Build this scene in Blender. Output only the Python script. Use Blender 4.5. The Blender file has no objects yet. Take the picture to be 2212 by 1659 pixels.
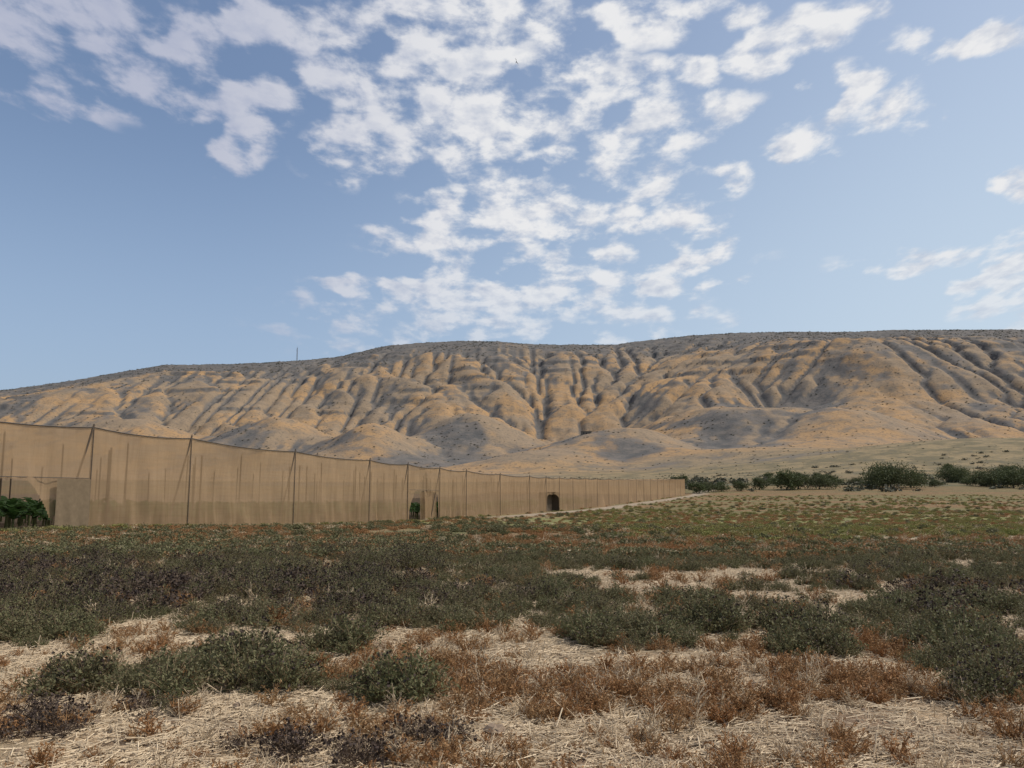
import bpy, math, numpy as np
from mathutils import Vector
rng=np.random.default_rng(7)
scene=bpy.context.scene
scene.view_settings.view_transform='Standard'; scene.view_settings.look='None'; scene.view_settings.exposure=0
SUN_AZ=84.0; SUN_EL=57.0   # azimuth clockwise from +Y

# ------------------------------------------------------------ helpers
def hsh(ix,iy,s):
    h=(ix.astype(np.int64)*374761393+iy.astype(np.int64)*668265263+s*974634777)&0x7fffffff
    h=((h^(h>>13))*1274126177)&0x7fffffff
    h=(h^(h>>16))&0xffffff
    return h/float(0xffffff)
def vn(x,y,s=0):
    x=np.asarray(x,float); y=np.asarray(y,float)
    ix=np.floor(x); iy=np.floor(y); fx=x-ix; fy=y-iy
    fx=fx*fx*(3-2*fx); fy=fy*fy*(3-2*fy)
    a=hsh(ix,iy,s); b=hsh(ix+1,iy,s); c=hsh(ix,iy+1,s); d=hsh(ix+1,iy+1,s)
    return (a*(1-fx)+b*fx)*(1-fy)+(c*(1-fx)+d*fx)*fy
def fbm(x,y,s=0,o=4):
    r=0; a=.5; t=0
    for i in range(o):
        r=r+a*vn(np.asarray(x)*2**i+13.7*i,np.asarray(y)*2**i+7.1*i,s+i); t+=a; a*=.5
    return r/t
def sst(a,b,x):
    t=np.clip((np.asarray(x,float)-a)/(b-a),0,1); return t*t*(3-2*t)

def mesh_quads(name,parts,mats,smooth=False):
    Vs=[];val=[];mi=[]
    for V,v,m in parts:
        V=np.asarray(V,float).reshape(-1,4,3); n=len(V)
        if n==0: continue
        Vs.append(V); val.append(np.full(n,v) if np.isscalar(v) else np.asarray(v)); mi.append(np.full(n,m,dtype=np.int32))
    V=np.concatenate(Vs); val=np.concatenate(val); mi=np.concatenate(mi); n=len(V)
    me=bpy.data.meshes.new(name)
    me.vertices.add(4*n); me.vertices.foreach_set('co',V.reshape(-1).astype(np.float32))
    me.loops.add(4*n); me.loops.foreach_set('vertex_index',np.arange(4*n,dtype=np.int32))
    me.polygons.add(n); me.polygons.foreach_set('loop_start',np.arange(0,4*n,4,dtype=np.int32))
    me.polygons.foreach_set('loop_total',np.full(n,4,dtype=np.int32))
    for m in mats: me.materials.append(m)
    me.polygons.foreach_set('material_index',mi)
    a=me.attributes.new('v','FLOAT','FACE'); a.data.foreach_set('value',val.astype(np.float32))
    me.update(calc_edges=True); me.validate()
    return me
def add_obj(name,me,parent=None,coll=None,loc=None):
    o=bpy.data.objects.new(name,me)
    (coll or scene.collection).objects.link(o)
    if parent: o.parent=parent
    if loc is not None: o.location=loc
    return o
def empty(name,loc=(0,0,0)):
    o=bpy.data.objects.new(name,None); scene.collection.objects.link(o); o.location=loc; o.empty_display_size=.5; return o
def tube(path,rad,sides=6):
    path=np.asarray(path,float); rad=np.asarray(rad,float)*np.ones(len(path)); rings=[]
    for i in range(len(path)):
        d=path[min(i+1,len(path)-1)]-path[max(i-1,0)]; d=d/(np.linalg.norm(d)+1e-9)
        up=np.array([0,0,1.]) if abs(d[2])<.9 else np.array([1.,0,0])
        a=np.cross(d,up); a/=np.linalg.norm(a); b=np.cross(d,a)
        th=np.arange(sides)*2*np.pi/sides
        rings.append(path[i]+rad[i]*(np.cos(th)[:,None]*a+np.sin(th)[:,None]*b))
    q=[]
    for i in range(len(path)-1):
        A=rings[i];B=rings[i+1]
        q.append(np.stack([A,np.roll(A,-1,0),np.roll(B,-1,0),B],1))
    return np.concatenate(q)
def leaves(cent,size,r,asp=.5,flat=0.0):
    n=len(cent); size=np.asarray(size)*np.ones(n)
    d=r.normal(size=(n,3)); d[:,2]*=(1-flat); d/=np.linalg.norm(d,axis=1)[:,None]
    e=r.normal(size=(n,3)); e-= (e*d).sum(1)[:,None]*d; e/=np.linalg.norm(e,axis=1)[:,None]
    L=d*size[:,None]*.5; W=e*size[:,None]*.5*asp
    return np.stack([cent-L,cent+W*1.0,cent+L,cent-W*1.0],1)
def grid_mesh(name,X,Y,Z,mat,attrs={},smooth=True):
    ny,nx=X.shape
    me=bpy.data.meshes.new(name); n=nx*ny
    co=np.stack([X,Y,Z],-1).reshape(-1).astype(np.float32)
    me.vertices.add(n); me.vertices.foreach_set('co',co)
    i=np.arange(ny-1)[:,None]*nx+np.arange(nx-1)[None,:]
    f=np.stack([i,i+1,i+nx+1,i+nx],-1).reshape(-1,4)
    m=len(f)
    me.loops.add(4*m); me.loops.foreach_set('vertex_index',f.reshape(-1).astype(np.int32))
    me.polygons.add(m); me.polygons.foreach_set('loop_start',np.arange(0,4*m,4,dtype=np.int32))
    me.polygons.foreach_set('loop_total',np.full(m,4,dtype=np.int32))
    me.polygons.foreach_set('use_smooth',np.full(m,smooth))
    me.materials.append(mat)
    for k,a in attrs.items():
        if a.ndim==3:
            at=me.attributes.new(k,'FLOAT_COLOR','POINT')
            c=np.concatenate([a,np.ones(a.shape[:2]+(1,))],-1); at.data.foreach_set('color',c.reshape(-1).astype(np.float32))
        else:
            at=me.attributes.new(k,'FLOAT','POINT'); at.data.foreach_set('value',a.reshape(-1).astype(np.float32))
    me.update(calc_edges=True)
    return me

# ------------------------------------------------------------ node helpers
class NT:
    def __init__(s,nt): s.nt=nt; nt.nodes.clear()
    def n(s,t,**k):
        nd=s.nt.nodes.new(t)
        for a,b in k.items(): setattr(nd,a,b)
        return nd
    def set(s,sock,v):
        if isinstance(v,bpy.types.NodeSocket): s.nt.links.new(v,sock)
        else: sock.default_value=v
    def math(s,op,a,b=None,c=None,clamp=False):
        m=s.n('ShaderNodeMath',operation=op,use_clamp=clamp); s.set(m.inputs[0],a)
        if b is not None: s.set(m.inputs[1],b)
        if c is not None: s.set(m.inputs[2],c)
        return m.outputs[0]
    def mix(s,f,a,b,blend='MIX'):
        m=s.n('ShaderNodeMix',data_type='RGBA',blend_type=blend); s.set(m.inputs[0],f)
        s.set(m.inputs[6],a if not isinstance(a,tuple) else (*a,1)); s.set(m.inputs[7],b if not isinstance(b,tuple) else (*b,1)); return m.outputs[2]
    def noise(s,vec,scale,detail=4,rough=.55,dist=0,lac=2):
        m=s.n('ShaderNodeTexNoise'); 
        if vec is not None: s.set(m.inputs['Vector'],vec)
        m.inputs['Scale'].default_value=scale; m.inputs['Detail'].default_value=detail; m.inputs['Roughness'].default_value=rough; m.inputs['Distortion'].default_value=dist
        return m.outputs['Fac']
    def ramp(s,f,a,b,lo=0.,hi=1.):
        m=s.n('ShaderNodeMapRange',interpolation_type='SMOOTHSTEP'); s.set(m.inputs[0],f)
        m.inputs[1].default_value=a; m.inputs[2].default_value=b; m.inputs[3].default_value=lo; m.inputs[4].default_value=hi
        return m.outputs[0]
    def attr(s,name,col=False):
        m=s.n('ShaderNodeAttribute',attribute_name=name); return m.outputs['Color' if col else 'Fac']
def newmat(name):
    m=bpy.data.materials.new(name); m.use_nodes=True; return m,NT(m.node_tree)
def principled(N,col,rough=.9,bump=None,bstr=.3,bdist=.05,spec=.2):
    p=N.n('ShaderNodeBsdfPrincipled'); N.set(p.inputs['Base Color'],col if not isinstance(col,tuple) else (*col,1)); p.inputs['Roughness'].default_value=rough
    p.inputs['Specular IOR Level'].default_value=spec
    if bump is not None:
        b=N.n('ShaderNodeBump'); b.inputs['Strength'].default_value=bstr; b.inputs['Distance'].default_value=bdist; N.set(b.inputs['Height'],bump); N.set(p.inputs['Normal'],b.outputs[0])
    return p
def out(N,sh):
    o=N.n('ShaderNodeOutputMaterial'); N.nt.links.new(sh,o.inputs[0])
def leafmat(name,c1,c2,c3=None,trans=.25,rough=.7):
    m,N=newmat(name)
    v=N.attr('v'); oi=N.n('ShaderNodeObjectInfo').outputs['Random']
    col=N.mix(v,c1,c2)
    col=N.mix(N.math('MULTIPLY',oi,.75),col,c3 or c2)
    p=principled(N,col,rough)
    if trans<=0: out(N,p.outputs[0]); return m
    t=N.n('ShaderNodeBsdfTranslucent'); N.set(t.inputs[0],col)
    mx=N.n('ShaderNodeMixShader'); mx.inputs[0].default_value=trans
    N.nt.links.new(p.outputs[0],mx.inputs[1]); N.nt.links.new(t.outputs[0],mx.inputs[2]); out(N,mx.outputs[0]); return m
def simplemat(name,col,rough=.8,var=.3,scale=5.):
    m,N=newmat(name)
    tc=N.n('ShaderNodeTexCoord').outputs['Object']
    f=N.noise(tc,scale,4)
    c=N.mix(f,tuple(x*(1-var) for x in col),tuple(x*(1+var) for x in col))
    out(N,principled(N,c,rough,f,.3,.02).outputs[0]); return m

# ------------------------------------------------------------ terrain
GY=np.array([-3000,0,41,48,58,70,100,130,200,263,300,340,420,650],float)
GZ=np.array([0,0,0,-.25,-.5,-.66,-.72,-.7,.3,1.4,3.4,5.2,8,14],float)
def ground_z(x,y):
    x=np.asarray(x,float); y=np.asarray(y,float)
    z=np.interp(y,GY,GZ)
    z=z+(fbm(x/1.3,y/1.3,5,3)-.5)*.06*sst(0,1,60-y)
    z=z+(vn(x/25,y/25,9)-.5)*.5*sst(40,120,y)*sst(8,30,x-(-34.7+.34*y))
    return z
def wall_x(y): return -34.7+.34*np.asarray(y,float)

ru=np.array([-1.3,-.62,-.585,-.535,-.48,-.424,-.34,-.264,-.216,-.188,-.155,-.115,-.06,-.015,.025,.092,.126,.165,.221,.277,.333,.417,.473,.62,.9,1.3])
rz=np.array([.09,.127,.1315,.139,.149,.158,.159,.163,.1675,.174,.1815,.1855,.188,.187,.1835,.183,.1835,.1885,.1945,.198,.199,.199,.2015,.202,.19,.15])
nxE,nyE=500,252
xe=np.linspace(-2100,2200,nxE); ye_=np.linspace(340,2500,nyE); XE,YE=np.meshgrid(xe,ye_)
CR=2200.
yc=CR+0*XE
zc=np.interp(XE/CR,ru,rz)*CR+1.7
base_e=1380-330*sst(350,1200,XE)+240*(fbm(XE/330,YE/1500,3,3)-.5)
zb=88+25*sst(200,900,XE)
t=np.clip((YE-base_e)/(yc-base_e),0,1)
S=.45*t+.55*np.sin(t*np.pi/2)**1.15
FY=[340,420,650,1000,1450];FZ=[5.2,8,14,36,84]
foot=np.interp(YE,FY,FZ)
H=np.where(YE<base_e, foot+ (zb-88)*sst(700,1200,YE), 0)
footb=np.interp(base_e,FY,FZ)+(zb-88)*sst(700,1200,base_e)
H=np.where(YE>=base_e, footb+(zc-footb)*S, H)
H=H-np.clip(YE-CR,0,None)*.12
def G(cx,cy,rx,ry,h,rot=0):
    c,s=math.cos(rot),math.sin(rot); dx=XE-cx; dy=YE-cy
    a=(dx*c+dy*s)/rx; b=(-dx*s+dy*c)/ry
    return h*np.exp(-(a*a+b*b))
for a in [(-175,1030,62,90,48,.2),(-60,1170,85,105,60,0),(120,990,100,95,42,-.2),(-330,1150,85,95,50,.3),(-560,1200,110,105,50,0),(-820,1230,120,115,52,.3),(-1050,1300,110,115,46,.3),
          (290,1150,85,140,44,.4),(20,870,60,60,14,0),(-270,920,55,55,16,0),(430,1040,75,110,34,0),(-430,1010,75,65,24,0),(220,840,80,55,12,0),(330,900,80,70,14,.2),(-600,1050,80,60,18,0)]:
    H=H+G(*a)
big=G(620,1480,300,420,85,-.45)+G(1050,1200,240,420,75,-.4)+G(330,1500,110,280,30,-.3)
H=H+big*(1-sst(.35,.9,t))
H=H+30*sst(60,420,XE)*np.exp(-((YE-690)/150)**2)+14*sst(250,800,XE)*np.exp(-((YE-500)/110)**2)
amp=sst(-.35,.15,(YE-base_e)/400)*sst(.93,.55,t)
amp=amp*(.4+.9*sst(.3,.7,fbm(XE/420,YE/700,25,2)))*(1-.35*sst(350,800,XE))
wx=260*(fbm(XE/260,YE/260,21,4)-.5)
slant=XE+.5*(YE-1500)*sst(900,-600,XE)+wx
H=H+amp*((fbm(slant/150,YE/420,12,5)-.5)*40+(fbm(XE/120,YE/120,15,4)-.5)*24)
H=H+(fbm(XE/400,YE/400,13,3)-.5)*34*sst(800,1300,YE)*sst(.95,.7,t)
H=H+(fbm(XE/55,YE/55,61,3)-.5)*11*sst(600,1000,YE)*sst(1.0,.8,t)
# keep the flat plateau as the skyline
cap=np.interp(XE/YE,ru,rz)*YE-.6-14*sst(.97,.6,t)
ex=H-cap; H=np.where((t>.3)&(ex>0),cap+ex*.12,H)
H0=H.copy()
K=.0085*sst(700,1150,YE)*sst(.96,.75,t)*(.3+1.4*fbm(XE/220,YE/220,29,2))
dx=(xe[1]-xe[0])
offs=[(-1,0),(1,0),(0,-1),(0,1),(-1,-1),(-1,1),(1,-1),(1,1)]
ids=np.arange(nxE*nyE).reshape(nyE,nxE)
for it in range(11):
    P=np.pad(H,1,mode='edge'); best=np.zeros_like(H); rec=ids.copy()
    for dy_,dx_ in offs:
        nb=P[1+dy_:1+dy_+nyE,1+dx_:1+dx_+nxE]
        sl=(H-nb)/(1.414 if dy_ and dx_ else 1.)
        iy=np.clip(np.arange(nyE)+dy_,0,nyE-1)[:,None]; ix=np.clip(np.arange(nxE)+dx_,0,nxE-1)[None,:]
        m=sl>best; best=np.where(m,sl,best); rec=np.where(m,ids[iy,ix],rec)
    order=np.argsort(-H.reshape(-1)).tolist(); r=rec.reshape(-1).tolist()
    A=[1.0]*len(r)
    for i in order:
        j=r[i]
        if j!=i: A[j]+=A[i]
    Aa=np.array(A)
    F=(K.reshape(-1)*np.minimum(Aa,500)**.72).tolist()
    h=H.reshape(-1).tolist()
    for i in reversed(order):
        j=r[i]
        if j!=i and h[j]<h[i]: h[i]=(h[i]+F[i]*h[j])/(1+F[i])
    H=np.array(h).reshape(nyE,nxE)
    P=np.pad(H,1,mode='edge'); L=(P[:-2,1:-1]+P[2:,1:-1]+P[1:-1,:-2]+P[1:-1,2:])/4-H
    H=H+(.08 if it<7 else .03)*L
inc=H0-H
lim=11.
H=np.where(inc>lim,H0-lim-(inc-lim)*.25,H)
def blur(A,n):
    for _ in range(n):
        P=np.pad(A,1,mode='edge'); A=(P[:-2,1:-1]+P[2:,1:-1]+P[1:-1,:-2]+P[1:-1,2:]+4*A)/8
    return A
keep=sst(1.0,.9,t); H=np.where(YE>base_e,H*keep+H0*(1-keep),H)
conc=np.clip((blur(H,12)-H)/3.4,-1,1)
flow=np.clip(np.log(Aa.reshape(nyE,nxE))/5.5,0,1); flow=blur(flow,1)
def up2(A):
    ny,nx=A.shape; B=np.zeros((2*ny-1,2*nx-1)); B[::2,::2]=A
    B[1::2,::2]=(A[1:]+A[:-1])/2; B[:,1::2]=(B[:,:-1:2]+B[:,2::2])/2; return B
H2=blur(up2(H),1); C2=up2(conc); T2=up2(t); F2=up2(flow); SL2=up2(slant)
X2,Y2=np.meshgrid(np.linspace(xe[0],xe[-1],H2.shape[1]),np.linspace(ye_[0],ye_[-1],H2.shape[0]))
det=sst(700,1100,Y2)
H2=H2+det*((fbm(X2/20,Y2/20,71,3)-.5)*5.5)
ph=H2/27+1.2*fbm(X2/260,Y2/260,81,3)
fr=ph-np.floor(ph); ledge=sst(.5,.68,fbm(X2/90,Y2/90,88,3))*sst(.12,.25,T2)*sst(.85,.7,T2)
H2=H2+ledge*(sst(.42,.58,fr)-fr)*7
ledgem=ledge*np.exp(-((fr-.5)/.07)**2)
gmix=sst(340,430,Y2)
H2=H2*gmix+np.interp(Y2,GY,GZ)*(1-gmix)
H2[Y2<345]-=.15
def hill_z(x,y):
    fx=(np.asarray(x,float)-xe[0])/(X2[0,1]-X2[0,0]); fy=(np.asarray(y,float)-ye_[0])/(Y2[1,0]-Y2[0,0])
    ix=np.clip(np.floor(fx).astype(int),0,H2.shape[1]-2); iy=np.clip(np.floor(fy).astype(int),0,H2.shape[0]-2)
    a=fx-ix;b=fy-iy
    return (H2[iy,ix]*(1-a)+H2[iy,ix+1]*a)*(1-b)+(H2[iy+1,ix]*(1-a)+H2[iy+1,ix+1]*a)*b

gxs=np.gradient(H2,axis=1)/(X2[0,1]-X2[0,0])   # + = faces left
streak=fbm(SL2/55,Y2/200,95,4)
footm=sst(750,900,Y2)*sst(.12,.0,T2)
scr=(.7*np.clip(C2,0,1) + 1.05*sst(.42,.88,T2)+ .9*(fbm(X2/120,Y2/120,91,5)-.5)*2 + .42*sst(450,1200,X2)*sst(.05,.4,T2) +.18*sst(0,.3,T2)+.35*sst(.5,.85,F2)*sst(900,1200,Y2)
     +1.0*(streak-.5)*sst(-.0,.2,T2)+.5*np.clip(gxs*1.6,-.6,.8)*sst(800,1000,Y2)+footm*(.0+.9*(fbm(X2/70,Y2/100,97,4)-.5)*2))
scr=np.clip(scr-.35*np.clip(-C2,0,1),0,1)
scr=np.maximum(scr,ledgem*.8)
hm,N=newmat('hill_dry_grass')
geo=N.n('ShaderNodeNewGeometry').outputs['Position']
s=N.attr('scrub'); 
n1=N.noise(geo,.008,5,.6); n2=N.noise(geo,.05,5,.65); n3=N.noise(geo,.28,3,.6)
gold=N.mix(N.ramp(n1,.42,.58),(.245,.18,.115),(.34,.21,.10))
gold=N.mix(N.ramp(n2,.4,.7),gold,(.20,.15,.10))
near=N.attr('nearf')
gold=N.mix(near,gold,N.mix(N.ramp(n2,.4,.6),(.24,.18,.095),(.14,.115,.062)))
gold=N.mix(N.attr('fieldf'),gold,N.mix(N.ramp(n2,.4,.6),(.16,.115,.058),(.105,.098,.045)))
dark=N.mix(N.ramp(n2,.35,.65),(.088,.085,.08),(.15,.13,.11))  # scrub colour, greyed and lightened to paint in some distance haze
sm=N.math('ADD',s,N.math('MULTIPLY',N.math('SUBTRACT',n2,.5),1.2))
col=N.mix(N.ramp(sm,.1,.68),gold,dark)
spk=N.ramp(n3,.55,.63)
col=N.mix(N.math('MULTIPLY',spk,.5),col,(.078,.075,.064))
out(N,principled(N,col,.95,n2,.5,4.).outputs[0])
nearf=sst(900,650,Y2)*sst(-.05,.12,X2/Y2)
fieldf=sst(560,440,Y2)
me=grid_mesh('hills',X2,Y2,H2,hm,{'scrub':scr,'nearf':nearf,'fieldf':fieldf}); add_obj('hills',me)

# ------------------------------------------------------------ ground sheet
def steps(*segs):
    r=[]
    for a,b,n in segs: r+=list(np.linspace(a,b,n,endpoint=False))
    return r
gx=np.array(steps((-3200,-300,20),(-300,-60,50),(-60,-16,100),(-16,16,160),(16,60,100),(60,300,80),(300,3200,20))+[3200.])
gy=np.array(steps((-3000,-50,20),(-50,3,16),(3,30,140),(30,60,80),(60,140,90),(140,341,90))+[341.])
XG,YG=np.meshgrid(gx,gy); ZG=ground_z(XG,YG)
def ell(x,y,cx,cy,rx,ry): return np.clip(1.35-np.sqrt(((x-cx)/rx)**2+((y-cy)/ry)**2),0,1)
def green_d(x,y):
    x=np.asarray(x,float);y=np.asarray(y,float)
    n=fbm(x/1.6,y/1.6,101,3); n2=fbm(x/2.2,y/1.8,104,3)
    band=sst(10.6,11.8,y+.5*(n-.5)*5)*sst(29,22,y)
    left=band*sst(3.0,1.2,x+ (n-.5)*3)*sst(.31,.41,n2+.06*(x<-3))
    left=left*(1-ell(x,y,-4.6,12.9,1.5,.5))
    lfar=sst(9.2,10,y)*sst(13,12,y)*sst(-4.6,-5.4,x)
    right=sst(14.,15.5,y)*sst(26,22,y)*sst(0,1.5,x)*sst(.40,.49,n2)
    g=np.maximum(np.maximum(left,lfar),right)
    for e in [(-2.7,8.0,1.05,.95),(-3.7,7.5,.5,.4),(1.5,9.9,.9,.55),(2.6,10.9,.8,.45),(3.5,10.5,.45,.35),(-.95,7.2,.38,.36),(2.7,13.2,1.0,.7),(1.3,13.5,1.,.7),(4.0,12.3,.7,.5),
              (5.4,12.2,1.1,1.4),(6.9,12.6,1.3,1.9),(4.75,8.7,.75,1.2),(4.1,7.2,.45,.45),(5.4,10.2,.8,.8),(-.6,11.0,.4,.25),(3.2,9.2,.4,.35),(-1.9,9.4,.4,.3),(.3,11.6,1.5,.6),(4.0,10.1,.5,.4),(-1.4,11.4,1.7,.7),(2.2,12.2,.6,.3)]:
        g=np.maximum(g,ell(x,y,*e)*sst(.2,.34,n))
    return g
def red_d(x,y):
    x=np.asarray(x,float);y=np.asarray(y,float)
    n=fbm(x/.7,y/.55,111,3); g=0*x
    for e in [(-.6,7.6,1.4,.8),(.6,7.4,1.0,.8),(2.6,8.0,1.1,1.2),(3.2,6.9,1.0,.8),(1.8,7.0,.9,.5),(-.9,8.6,.9,.4),(3.9,9.4,.9,.6),(2.4,16.5,1.4,1.2),(-6.5,10.6,1,.5),(5,16,1.5,1),(3.6,6.0,.6,.4),(3.6,14.3,1,.6),(2.6,5.9,.5,.3)]:
        g=np.maximum(g,ell(x,y,*e))
    g=np.maximum(g,sst(20,24,y)*sst(36,30,y)*.75)
    g=np.maximum(g,.18*sst(14,10,y))
    g=np.maximum(g,.4*sst(10,13,y)*sst(24,18,y))
    return g*sst(.36,.56,n)
gd=green_d(XG,YG); rd=red_d(XG,YG)
def L3(c): return np.array(c,float)
soil=L3((.225,.16,.105)); strawc=L3((.40,.305,.195))
nA=fbm(XG/1.2,YG/.8,121,4)[...,None]; nB=fbm(XG/9.,YG/5.,125,4)[...,None]; nC=fbm(XG/30.,YG/9.,129,4)[...,None]
col=soil*(1-sst(.38,.58,nA))+strawc*sst(.38,.58,nA)
weed_floor=L3((.15,.11,.068)); col=col*(1-.65*gd[...,None])+weed_floor*.65*gd[...,None]  # ground goes darker brown where green weeds are dense
YY=YG[...,None]; XX=XG[...,None]
mid=L3((.22,.145,.08))*(1-sst(.4,.6,nB))+L3((.13,.13,.06))*sst(.4,.6,nB)
f=sst(20,30,YY); col=col*(1-f)+mid*f
olive=L3((.185,.18,.07))*(1-sst(.42,.6,nC))+L3((.23,.14,.07))*sst(.42,.6,nC)
f=sst(34,55,YY); col=col*(1-f)+olive*f
tan=L3((.20,.125,.06))*(1-sst(.4,.62,nC))+L3((.15,.13,.055))*sst(.4,.62,nC)
f=sst(75,125,YY); col=col*(1-f)+tan*f
f=sst(240,320,YY)*.6; col=col*(1-f)+L3((.16,.12,.062))*f
st=np.exp(-((YY-(31+.05*XX))/3.0)**2)*sst(7,13,XX)*sst(.35,.5,nB); col=col*(1-.8*st)+L3((.42,.34,.25))*.8*st
st=np.exp(-((YY-27)/2.0)**2)*sst(3,6,XX)*sst(.4,.5,nB)*.6; col=col*(1-st)+L3((.42,.34,.25))*st
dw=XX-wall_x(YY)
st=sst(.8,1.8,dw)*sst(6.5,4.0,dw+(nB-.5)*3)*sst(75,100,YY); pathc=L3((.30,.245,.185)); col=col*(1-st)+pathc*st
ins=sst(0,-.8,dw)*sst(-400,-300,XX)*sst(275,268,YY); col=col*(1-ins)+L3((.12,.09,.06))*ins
gm,N=newmat('dry_field_soil')
geo=N.n('ShaderNodeNewGeometry').outputs['Position']
c=N.attr('Col',True)
f1=N.noise(geo,3.5,5,.7); f2=N.noise(geo,22.,5,.75); f3=N.noise(geo,.5,4,.6)
c=N.mix(1.,c,N.mix(N.ramp(f1,.3,.7),(.68,.68,.68),(1.25,1.22,1.18)),'MULTIPLY')
c=N.mix(1.,c,N.mix(N.ramp(f2,.3,.7),(.65,.65,.65),(1.3,1.3,1.3)),'MULTIPLY')
c=N.mix(1.,c,N.mix(N.ramp(f3,.35,.65),(.82,.85,.82),(1.15,1.1,1.05)),'MULTIPLY')
out(N,principled(N,c,.95,N.math('ADD',f2,f1),.9,.04).outputs[0])
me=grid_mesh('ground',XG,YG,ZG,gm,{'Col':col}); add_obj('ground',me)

# ------------------------------------------------------------ scatter (geometry nodes)
def scatter(name,pts,rotz,scl,variants,idx,tilt=None):
    n=len(pts); me=bpy.data.meshes.new(name); me.vertices.add(n)
    me.vertices.foreach_set('co',np.asarray(pts,np.float32).reshape(-1))
    rot=np.zeros((n,3),np.float32); rot[:,2]=rotz
    if tilt is not None: rot[:,:2]=tilt
    scl=np.asarray(scl,np.float32)
    if scl.ndim==1: scl=np.repeat(scl[:,None],3,1)
    a=me.attributes.new('rot','FLOAT_VECTOR','POINT'); a.data.foreach_set('vector',rot.reshape(-1))
    a=me.attributes.new('scl','FLOAT_VECTOR','POINT'); a.data.foreach_set('vector',scl.reshape(-1))
    a=me.attributes.new('idx','INT','POINT'); a.data.foreach_set('value',np.asarray(idx,np.int32))
    me.update()
    coll=bpy.data.collections.new(name+'_parts')
    for i,v in enumerate(variants): coll.objects.link(bpy.data.objects.new('%s_part_%02d'%(name,i),v))
    ng=bpy.data.node_groups.new(name+'_nodes','GeometryNodeTree')
    ng.interface.new_socket('Geometry',in_out='INPUT',socket_type='NodeSocketGeometry')
    ng.interface.new_socket('Geometry',in_out='OUTPUT',socket_type='NodeSocketGeometry')
    gi=ng.nodes.new('NodeGroupInput'); go=ng.nodes.new('NodeGroupOutput')
    iop=ng.nodes.new('GeometryNodeInstanceOnPoints'); ci=ng.nodes.new('GeometryNodeCollectionInfo')
    ci.inputs['Collection'].default_value=coll; ci.inputs['Separate Children'].default_value=True; ci.inputs['Reset Children'].default_value=True
    iop.inputs['Pick Instance'].default_value=True
    def na(nm,ty):
        x=ng.nodes.new('GeometryNodeInputNamedAttribute'); x.data_type=ty; x.inputs['Name'].default_value=nm; return x.outputs['Attribute']
    L=ng.links.new
    L(gi.outputs[0],iop.inputs['Points']); L(ci.outputs[0],iop.inputs['Instance'])
    L(na('idx','INT'),iop.inputs['Instance Index'])
    e2r=ng.nodes.new('FunctionNodeEulerToRotation'); L(na('rot','FLOAT_VECTOR'),e2r.inputs[0]); L(e2r.outputs[0],iop.inputs['Rotation'])
    L(na('scl','FLOAT_VECTOR'),iop.inputs['Scale']); L(iop.outputs[0],go.inputs[0])
    o=add_obj(name,me); m=o.modifiers.new('scatter','NODES'); m.node_group=ng
    return o

m_olive=leafmat('weed_leaf',(.085,.09,.036),(.20,.195,.09),(.17,.145,.075))
m_stem=leafmat('weed_stem',(.16,.11,.06),(.24,.17,.10),None,.0)
m_seed=leafmat('seed_head',(.03,.022,.018),(.06,.04,.03),None,.0)
m_red=leafmat('dry_red_weed_leaf',(.25,.11,.04),(.38,.20,.08),(.30,.19,.09))
m_straw=leafmat('straw',(.36,.26,.155),(.76,.61,.41),(.50,.39,.25),.1)
m_purp=leafmat('dead_weed',(.075,.052,.038),(.17,.12,.08),(.13,.09,.06),.1)
m_ygreen=leafmat('yellow_green_weed',(.16,.17,.045),(.28,.28,.085),(.25,.18,.075))
def weed(seed,R,Ht,ns,nl,ls,lm,sm,seeds=0,asp=.45,upright=.5):
    r=np.random.default_rng(seed); cs=[];stems=[]
    sc=[]
    for i in range(ns):
        a=r.uniform(0,2*np.pi); rad=R*math.sqrt(r.uniform(.02,1)); h=Ht*r.uniform(.5,1.0)*(1-.55*(rad/R)**2)
        b=np.array([r.normal()*R*.18,r.normal()*R*.18,0]); tip=np.array([math.cos(a)*rad,math.sin(a)*rad,h])
        mid=b*.5+tip*.5; mid[2]=h*(.35+.4*upright)
        tt=np.linspace(0,1,6)[:,None]; pth=(1-tt)**2*b+2*tt*(1-tt)*mid+tt*tt*tip
        stems.append(tube(pth,np.linspace(.004,.0015,6),3))
        u=r.uniform(.25,1,nl)[:,None]; p=(1-u)**2*b+2*u*(1-u)*mid+u*u*tip
        cs.append(p+r.normal(size=(nl,3))*R*.055)
        if seeds and r.uniform()<seeds: sc.append(tip+r.normal(size=(5,3))*.012)
    c=np.concatenate(cs); c[:,2]=np.abs(c[:,2])
    parts=[(leaves(c,ls*r.uniform(.6,1.4,len(c)),r,asp),r.uniform(0,1,len(c)),0),(np.concatenate(stems),.5,1)]
    if sc:
        c=np.concatenate(sc); parts.append((leaves(c,.025,r,.9),r.uniform(0,1,len(c)),2))
    return mesh_quads('weed',parts,[lm,sm,m_seed])
def place(n,y0,y1,pw,dens,seed):
    r=np.random.default_rng(seed)
    y=y0+(y1-y0)*r.uniform(0,1,n)**pw; half=y*.66+1.0; x=r.uniform(-1,1,n)*half
    d=dens(x,y)
    keepm=r.uniform(0,1,n)<d
    return x[keepm],y[keepm],d[keepm],r

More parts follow.
